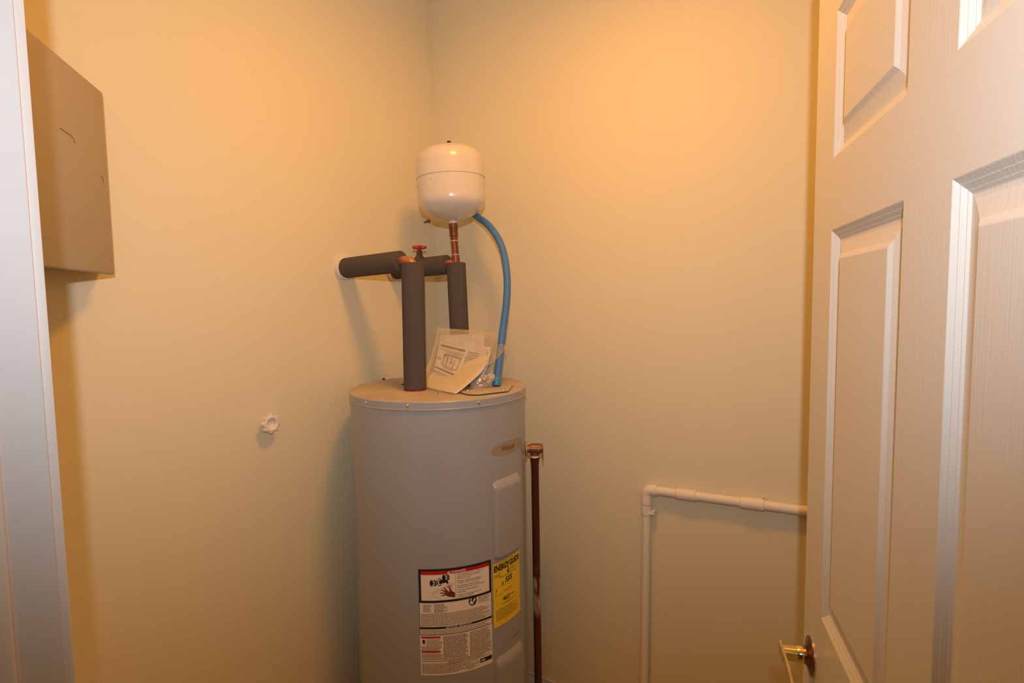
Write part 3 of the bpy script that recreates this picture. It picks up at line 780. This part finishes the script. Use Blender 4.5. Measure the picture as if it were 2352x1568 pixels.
# resample evenly and corrugate
acc = [0]
for a, b in zip(cpts, cpts[1:]): acc.append(acc[-1]+(b-a).length)
step = 0.0014; n = int(acc[-1]/step); ev = []; j = 0
for k in range(n+1):
    s = acc[-1]*k/n
    while j < len(acc)-2 and acc[j+1] < s: j += 1
    ev.append(cpts[j].lerp(cpts[j+1], (s-acc[j])/(acc[j+1]-acc[j])))
rr = [0.0110 if (k % 4) in (0, 1) else 0.0103 for k in range(len(ev))]
con = thing('blue_conduit', (0.4620, -0.3035, TOP+0.0058), 'blue corrugated flexible conduit arching from behind white tank to heater lid', 'conduit')
bm = new(); add_tube(bm, ev, rr, 18); mk('corrugated_tube', bm, M['blue'], con, angle=60)
bm = new(); add_lathe(bm, [(0.0122, 0.0), (0.0126, 0.001), (0.0126, 0.018), (0.0112, 0.021), (0.0100, 0.022)], 28, axis_T((0.4620, -0.3035, TOP+0.0090), (-0.14, 0.2, 1)))
mk('end_fitting', bm, M['blue_cuff'], con)

bm = new(); add_tube(bm, [(0.0005, -0.064, 1.693), (0.020, -0.064, 1.695)], 0.0035, 10); add_lathe(bm, [(0.0062, 0), (0.0062, 0.004), (0.004, 0.006)], 10, axis_T((0.018, -0.064, 1.695), (1, 0, 0)))
single('bolt', bm, M['nail'], 'rusty bolt jutting from left wall just below white tank', 'bolt', (0.0005, -0.064, 1.693))

# ------------------------------------------------------------------ relief valve and its discharge tube
E_ = Vector((math.cos(yaw), math.sin(yaw), 0))
def vp(r, z): return Vector((HC.x, HC.y, 0)) + E_*r + Vector((0, 0, z))
rv = thing('relief_valve', vp(0.2740, 0.0), 'brass relief valve with dark copper drain tube at heater right side', 'valve')
bm = new(); add_tube(bm, [vp(HR+0.0004, 0.984), vp(HR+0.0045, 0.984)], 0.0215, 28); mk('adapter_ring', bm, M['badge'], rv)
bm = new(); add_tube(bm, [vp(HR+0.0045, 0.984), vp(0.262, 0.984), vp(0.263, 0.984), vp(0.292, 0.984), vp(0.293, 0.984), vp(0.2965, 0.984)], [0.0120, 0.0120, 0.0148, 0.0148, 0.0125, 0.0125], 28); 
add_tube(bm, [vp(0.2745, 0.984), vp(0.2745, 0.963)], 0.0125, 24)
mk('valve_body', bm, mat('valve_brass', (0.30, 0.135, 0.065), 0.45, 0.6, noise=0.35, nscale=50), rv)
bm = new()
T = Matrix(((E_.x, -E_.y, 0, 0), (E_.y, E_.x, 0, 0), (0, 0, 1, 0), (0, 0, 0, 1))); T.translation = Vector((HC.x, HC.y, 0))
add_box(bm, (0.2965, -0.011, 0.950), (0.2995, 0.011, 1.0), T, bevel=0.0012)
mk('test_lever', bm, M['screw'], rv)
bm = new(); add_tube(bm, [vp(0.2745, 0.9585), vp(0.2745, 0.9640)], 0.0128, 24); mk('white_tape', bm, M['white_cap'], rv)
bm = new(); add_tube(bm, [vp(0.2745, 0.9588), vp(0.2745, 0.945), vp(0.2748, 0.938), vp(0.2775, 0.06), vp(0.2775, 0.015)], [0.0136, 0.0130, 0.0112, 0.0112, 0.0112], 24)
mk('drain_tube', bm, M['drain'], rv)

# ------------------------------------------------------------------ white valve knob on the left wall
kn = thing('wall_valve_knob', (0.0005, -0.712, 1.104), 'small white lobed valve knob on left wall', 'valve knob')
bm = new(); add_tube(bm, [(0.0005, -0.712, 1.104), (0.020, -0.712, 1.104)], 0.0060, 16); mk('stem', bm, M['valve_white'], kn)
bm = new()
c = Vector((0.024, -0.712, 1.104)); T = axis_T(c, (1, 0, 0)); lob = 8; n = lob*8
rings = []
for rr_, z, amp in ((0.0125, -0.006, 0), (0.0125, 0.004, 0), (0.0148, 0.0062, 0.02), (0.0215, 0.0055, 0.13), (0.0228, 0.003, 0.14), (0.0228, -0.005, 0.14), (0.0205, -0.006, 0.12)):
    rings.append([bm.verts.new(T @ Vector((rr_*(1+amp*math.cos(lob*2*PI*k/n+0.6))*math.cos(2*PI*k/n), rr_*(1+amp*math.cos(lob*2*PI*k/n+0.6))*math.sin(2*PI*k/n), z))) for k in range(n)])
rings.append(rings[0])
for P, Q in zip(rings, rings[1:]):
    for k in range(n): bm.faces.new((P[k], P[(k+1) % n], Q[(k+1) % n], Q[k]))
wheel = mk('lobed_wheel', bm, M['valve_white'], kn, angle=40)
for s in range(lob):
    a = 2*PI*(s+0.5)/lob-0.6/lob; bm = new()
    Ts = T @ Matrix.Rotation(a, 4, 'Z')
    vs = []
    for z in (0.0050, 0.0072):
        for x, y in ((0.0155, -0.0040), (0.0185, -0.0048), (0.0185, 0.0048), (0.0155, 0.0040)): vs.append(bm.verts.new(Ts @ Vector((x, y, z))))
    for q in ((0,1,2,3),(4,5,6,7),(0,1,5,4),(1,2,6,5),(2,3,7,6),(3,0,4,7)): bm.faces.new([vs[i] for i in q])
    mk('rim_rib', bm, M['valve_white'], wheel, smooth=False)
bm = new(); add_lathe(bm, [(0.0125, -0.006), (0.0125, -0.0015), (0.010, -0.0005), (0.0085, -0.0015), (0.0, -0.0015)], 28, T); mk('hub', bm, M['valve_white'], kn)

# ------------------------------------------------------------------ painted PVC drain on the back wall
pv = thing('pvc_pipe', (0.788, -0.017, 0.0), 'cream painted pvc drain pipe with elbow on back wall', 'pipe')
PY = -0.0175; PR = 0.0126
def pz(x): return 0.8565 + (x-0.793)*0.040
bm = new(); add_tube(bm, [(0.784, PY, 0.0), (0.793, PY, 0.82)], PR, 24); mk('upright_pipe', bm, M['pvc'], pv)
bm = new(); add_tube(bm, [(0.81, PY, pz(0.81)), (1.60, PY, pz(1.60))], PR, 24); mk('level_pipe', bm, M['pvc'], pv)
bm = new(); add_tube(bm, elbow_pts((0.7926, PY, 0.814), (0.7935, PY, 0.8565), (0.826, PY, pz(0.826)), 0.017, 6), 0.0158, 24); mk('elbow', bm, M['pvc'], pv)
for x0, x1 in ((0.884, 0.937), (1.056, 1.113)):
    bm = new(); add_tube(bm, [(x0-0.003, PY, pz(x0-0.003)), (x0, PY, pz(x0)), (x1, PY, pz(x1))], [0.0132, 0.0158, 0.0158], 24)
    mk('coupling', bm, M['pvc'], pv)
bm = new(); add_tube(bm, [(0.7922, PY, 0.783), (0.7922, PY, 0.809)], 0.0150, 24)
cl = mk('pipe_clip', bm, M['pvc'], pv)
bm = new(); add_box(bm, (0.803, PY-0.010, 0.785), (0.819, -0.0012, 0.793), bevel=0.001); add_box(bm, (0.812, PY-0.010, 0.791), (0.819, PY+0.002, 0.800), bevel=0.001)
mk('clip_ear', bm, M['pvc'], cl)
bm = new(); add_box(bm, (1.104, -0.004, 0.870), (1.113, -0.0011, 0.8845), bevel=0.0008)
br = mk('strap_tab', bm, M['pvc'], pv)
bm = new(); add_lathe(bm, [(0.0025, 0), (0.002, 0.002), (0, 0.0025)], 10, axis_T((1.1085, -0.004, 0.882), (0, -1, 0))); mk('nail_head', bm, M['nail'], br)

# ------------------------------------------------------------------ plastic bag of papers on the heater lid
def sheet_fn(rows):
    """rows: list of (left point, right point) from the front edge to the top edge -> smooth surface f(u, v)"""
    Ls = catmull([r[0] for r in rows], 10); Rs = catmull([r[1] for r in rows], 10); n = len(Ls)-1
    def f(u, v):
        s = min(max(v, 0), 1)*n; i = min(int(s), n-1); t = s-i
        return Ls[i].lerp(Ls[i+1], t).lerp(Rs[i].lerp(Rs[i+1], t), u)
    return f
def sheet(bm, f, th, nu=14, nv=24, wob=0.0, u0=0, u1=1, v0=0, v1=1, off=0.0):
    rng = random.Random(5); g = []
    for j in range(nv+1):
        row = []
        for i in range(nu+1):
            u = u0+(u1-u0)*i/nu; v = v0+(v1-v0)*j/nv; e = 1e-3
            nrm = (f(u+e, v)-f(u-e, v)).cross(f(u, min(v+e, 1))-f(u, max(v-e, 0))).normalized()
            p = f(u, v) + nrm*(off + wob*math.sin(9*u+3*v)*math.sin(7*v+2*u))
            row.append((bm.verts.new(p), bm.verts.new(p - nrm*th)))
        g.append(row)
    for j in range(nv):
        for i in range(nu):
            for s in (0, 1):
                bm.faces.new([g[a][b][s] for a, b in ((j, i), (j, i+1), (j+1, i+1), (j+1, i))])
    for j in range(nv):
        for i in (0, nu): bm.faces.new((g[j][i][0], g[j+1][i][0], g[j+1][i][1], g[j][i][1]))
    for i in range(nu):
        for j in (0, nv): bm.faces.new((g[j][i][0], g[j][i+1][0], g[j][i+1][1], g[j][i][1]))
ZT = TOP+0.0008
# back booklet, upright against the rear pipe
f_rear = sheet_fn([((0.226, -0.2665, ZT+0.004), (0.428, -0.2800, ZT+0.004)), ((0.227, -0.2640, 1.25), (0.433, -0.2765, 1.25)), ((0.230, -0.2605, 1.308), (0.436, -0.2720, 1.326))])
bm = new(); sheet(bm, f_rear, 0.0012, 8, 12)
single('card', bm, M['paper_grey'], 'pale card standing rearmost in the plastic bag, right corner sticking out behind booklet', 'card', (0.32, -0.265, ZT))
f_back = sheet_fn([((0.226, -0.276, ZT+0.006), (0.398, -0.292, ZT+0.006)), ((0.227, -0.271, 1.25), (0.405, -0.284, 1.25)), ((0.230, -0.266, 1.312), (0.402, -0.278, 1.322))])
bm = new(); sheet(bm, f_back, 0.003, 8, 12)
single('booklet', bm, M['paper'], 'plain white booklet in plastic bag, upright behind the grey text booklet', 'booklet', (0.32, -0.27, ZT))
f_mid = sheet_fn([((0.228, -0.292, ZT+0.012), (0.405, -0.312, ZT+0.012)), ((0.230, -0.280, 1.235), (0.425, -0.299, 1.228)), ((0.238, -0.272, 1.298), (0.433, -0.288, 1.284))])
bm = new(); sheet(bm, f_mid, 0.003, 8, 12)
bk = single('booklet', bm, M['paper'], 'white stapled booklet of grey text, right of the diagram sheet in bag', 'booklet', (0.32, -0.29, ZT))
bm = new(); rng = random.Random(2)
for k in range(9):
    v = 0.82-0.055*k; a = 0.62; b = 0.62+0.20*rng.uniform(.8, 1)
    ps = [f_mid(a, v), f_mid(b, v), f_mid(b, v-0.022), f_mid(a, v-0.022)]
    off = Vector((-0.08, -0.9, 0.3)).normalized()*0.0012
    bm.faces.new([bm.verts.new(p+off) for p in ps])
mk('grey_text', bm, M['print_grey'], bk, smooth=False, kind='stuff')
bm = new(); off = Vector((0, -0.0012, 0)); bm.faces.new([bm.verts.new(f_mid(a, b)+off) for a, b in ((.955, .90), (.965, .90), (.965, .74), (.955, .74))])
mk('staple', bm, M['panel_mark'], bk, smooth=False)
# folded cream sheet, front half lying on the lid
f_cream = sheet_fn([((0.292, -0.398, ZT+0.0035), (0.424, -0.440, ZT+0.0035)), ((0.262, -0.365, ZT+0.006), (0.430, -0.402, ZT+0.020)), ((0.232, -0.325, ZT+0.016), (0.440, -0.345, ZT+0.052)),
                    ((0.236, -0.312, 1.203), (0.440, -0.318, 1.250)), ((0.262, -0.304, 1.212), (0.432, -0.306, 1.262))])
bm = new(); sheet(bm, f_cream, 0.003, 14, 28)
single('folded_leaflet', bm, M['paper_cream'], 'cream folded leaflet curving flat onto the heater lid inside the bag', 'leaflet', (0.33, -0.37, ZT))
# diagram sheet on top
f_dia = sheet_fn([((0.251, -0.322, 1.216), (0.343, -0.341, 1.196)), ((0.246, -0.308, 1.238), (0.349, -0.325, 1.219)), ((0.243, -0.296, 1.262), (0.355, -0.309, 1.246)), ((0.244, -0.286, 1.294), (0.362, -0.297, 1.278))])
bm = new(); sheet(bm, f_dia, 0.001, 8, 20)
dg_ = single('diagram_sheet', bm, M['paper'], 'white instruction sheet with wiring diagram between brown bars, front in bag', 'paper', (0.28, -0.32, ZT))
dn = (f_dia(1, .5)-f_dia(0, .5)).cross(f_dia(.5, .6)-f_dia(.5, .4)).normalized()
if dn.y > 0: dn = -dn
def dpatch(bm, u0, u1, v0, v1, off=0.0010, nv=2):
    for k in range(nv):
        a = v0+(v1-v0)*k/nv; b = v0+(v1-v0)*(k+1)/nv
        bm.faces.new([bm.verts.new(f_dia(u, v)+dn*off) for u, v in ((u0, a), (u1, a), (u1, b), (u0, b))])
for q in ((0.08, 0.92, 0.885, 0.945), (0.02, 0.93, 0.075, 0.145)):
    bm = new(); dpatch(bm, *q); mk('heading_bar', bm, M['print'], dg_, smooth=False)
bm = new()
for u0, u1, v in ((.12, .9, .82), (.25, .9, .78), (.35, .8, .745), (.02, .20, .52), (.02, .2, .49), (.05, .2, .46)): dpatch(bm, u0, u1, v-.009, v+.009, nv=1)
mk('caption_lines', bm, M['print_grey'], dg_, smooth=False, kind='stuff')
bm = new(); rng = random.Random(11)
for a in ((.27, .90, .665, .70), (.27, .30, .27, .70), (.87, .90, .27, .70), (.27, .90, .27, .29), (.42, .44, .30, .62), (.56, .58, .36, .64), (.70, .72, .30, .58), (.27, .36, .62, .69)): dpatch(bm, *a)
for k in range(26):
    u = rng.uniform(.32, .80); v = rng.uniform(.31, .62); dpatch(bm, u, u+rng.uniform(.03, .10), v, v+.012, nv=1)
for k in range(9): dpatch(bm, .36+.05*k, .385+.05*k, .20, .245, nv=1)
mk('wiring_diagram', bm, M['print'], dg_, smooth=False, kind='stuff')
# clear bag round it all
f_bb = sheet_fn([((0.224, -0.300, ZT+0.0025), (0.436, -0.325, ZT+0.006)), ((0.224, -0.262, 1.225), (0.437, -0.287, 1.225)), ((0.2255, -0.2565, 1.334), (0.452, -0.2745, 1.326))])
f_fr = sheet_fn([((0.284, -0.404, ZT+0.001), (0.427, -0.449, ZT+0.001)), ((0.252, -0.368, ZT+0.016), (0.440, -0.412, ZT+0.030)), ((0.238, -0.337, 1.213), (0.452, -0.352, ZT+0.064)),
                 ((0.232, -0.308, 1.247), (0.459, -0.322, 1.262)), ((0.231, -0.286, 1.292), (0.456, -0.300, 1.295)), ((0.226, -0.264, 1.334), (0.453, -0.281, 1.324))])
bag = thing('document_bag', (0.33, -0.35, ZT), 'clear plastic bag holding papers, propped on heater lid against rear pipe', 'plastic bag')
bm = new(); sheet(bm, f_bb, 0.0004, 12, 18, wob=0.0012); mk('back_film', bm, M['plastic'], bag, angle=60)
bm = new(); sheet(bm, f_fr, 0.0004, 20, 34, wob=0.0022, off=0.004); mk('front_film', bm, M['plastic'], bag, angle=60)
bm = new()
f_flap = sheet_fn([((0.438, -0.318, 1.232), (0.444, -0.322, 1.234)), ((0.450, -0.308, 1.250), (0.478, -0.312, 1.262)), ((0.452, -0.294, 1.275), (0.500, -0.306, 1.287)), ((0.455, -0.290, 1.292), (0.478, -0.300, 1.296))])
sheet(bm, f_flap, 0.0004, 8, 16, wob=0.002); mk('loose_flap', bm, M['plastic'], bag, angle=60)
bm = new()
add_tube(bm, [f_fr(0, v)+Vector((0, -.003, .003)) for v in [k/20 for k in range(21)]], 0.0014, 6)
add_tube(bm, [f_fr(0, v)+Vector((0.010, -.004, .004)) for v in [k/20 for k in range(18)]], 0.0009, 6)
mk('side_fold', bm, M['plastic_edge'], bag, kind='stuff')
# small bag of fittings beside the leaflet
pk = thing('parts_bag', (0.445, -0.345, ZT), 'small clear bag of fittings tucked under the document bag beside conduit', 'plastic bag')
bm = new()
bmesh.ops.create_icosphere(bm, subdivisions=4, radius=1.0, matrix=Matrix.Translation((0.440, -0.342, ZT+0.021)) @ Matrix.Rotation(rad(35), 4, 'Z') @ Matrix.Rotation(rad(-30), 4, 'Y') @ Matrix.Diagonal((0.038, 0.013, 0.016, 1)))
from mathutils import noise as mn
for v in bm.verts:
    q = v.co*62
    v.co += mn.noise_vector(q)*0.0055 + mn.noise_vector(q*2.6)*0.0022
    v.co.z = max(v.co.z, ZT+0.0004)
mk('bag_film', bm, M['hazy'], pk, angle=22)
for x, y, z, a in ((0.430, -0.344, 0.017, 20), (0.444, -0.340, 0.024, 60), (0.452, -0.334, 0.030, 110)):
    bm = new(); d = Vector((math.cos(rad(a)), math.sin(rad(a)), 0.3)).normalized()*0.008
    add_tube(bm, [Vector((x, y, ZT+z))-d, Vector((x, y, ZT+z))+d], 0.0038, 10); mk('fitting', bm, M['bronze'], pk)
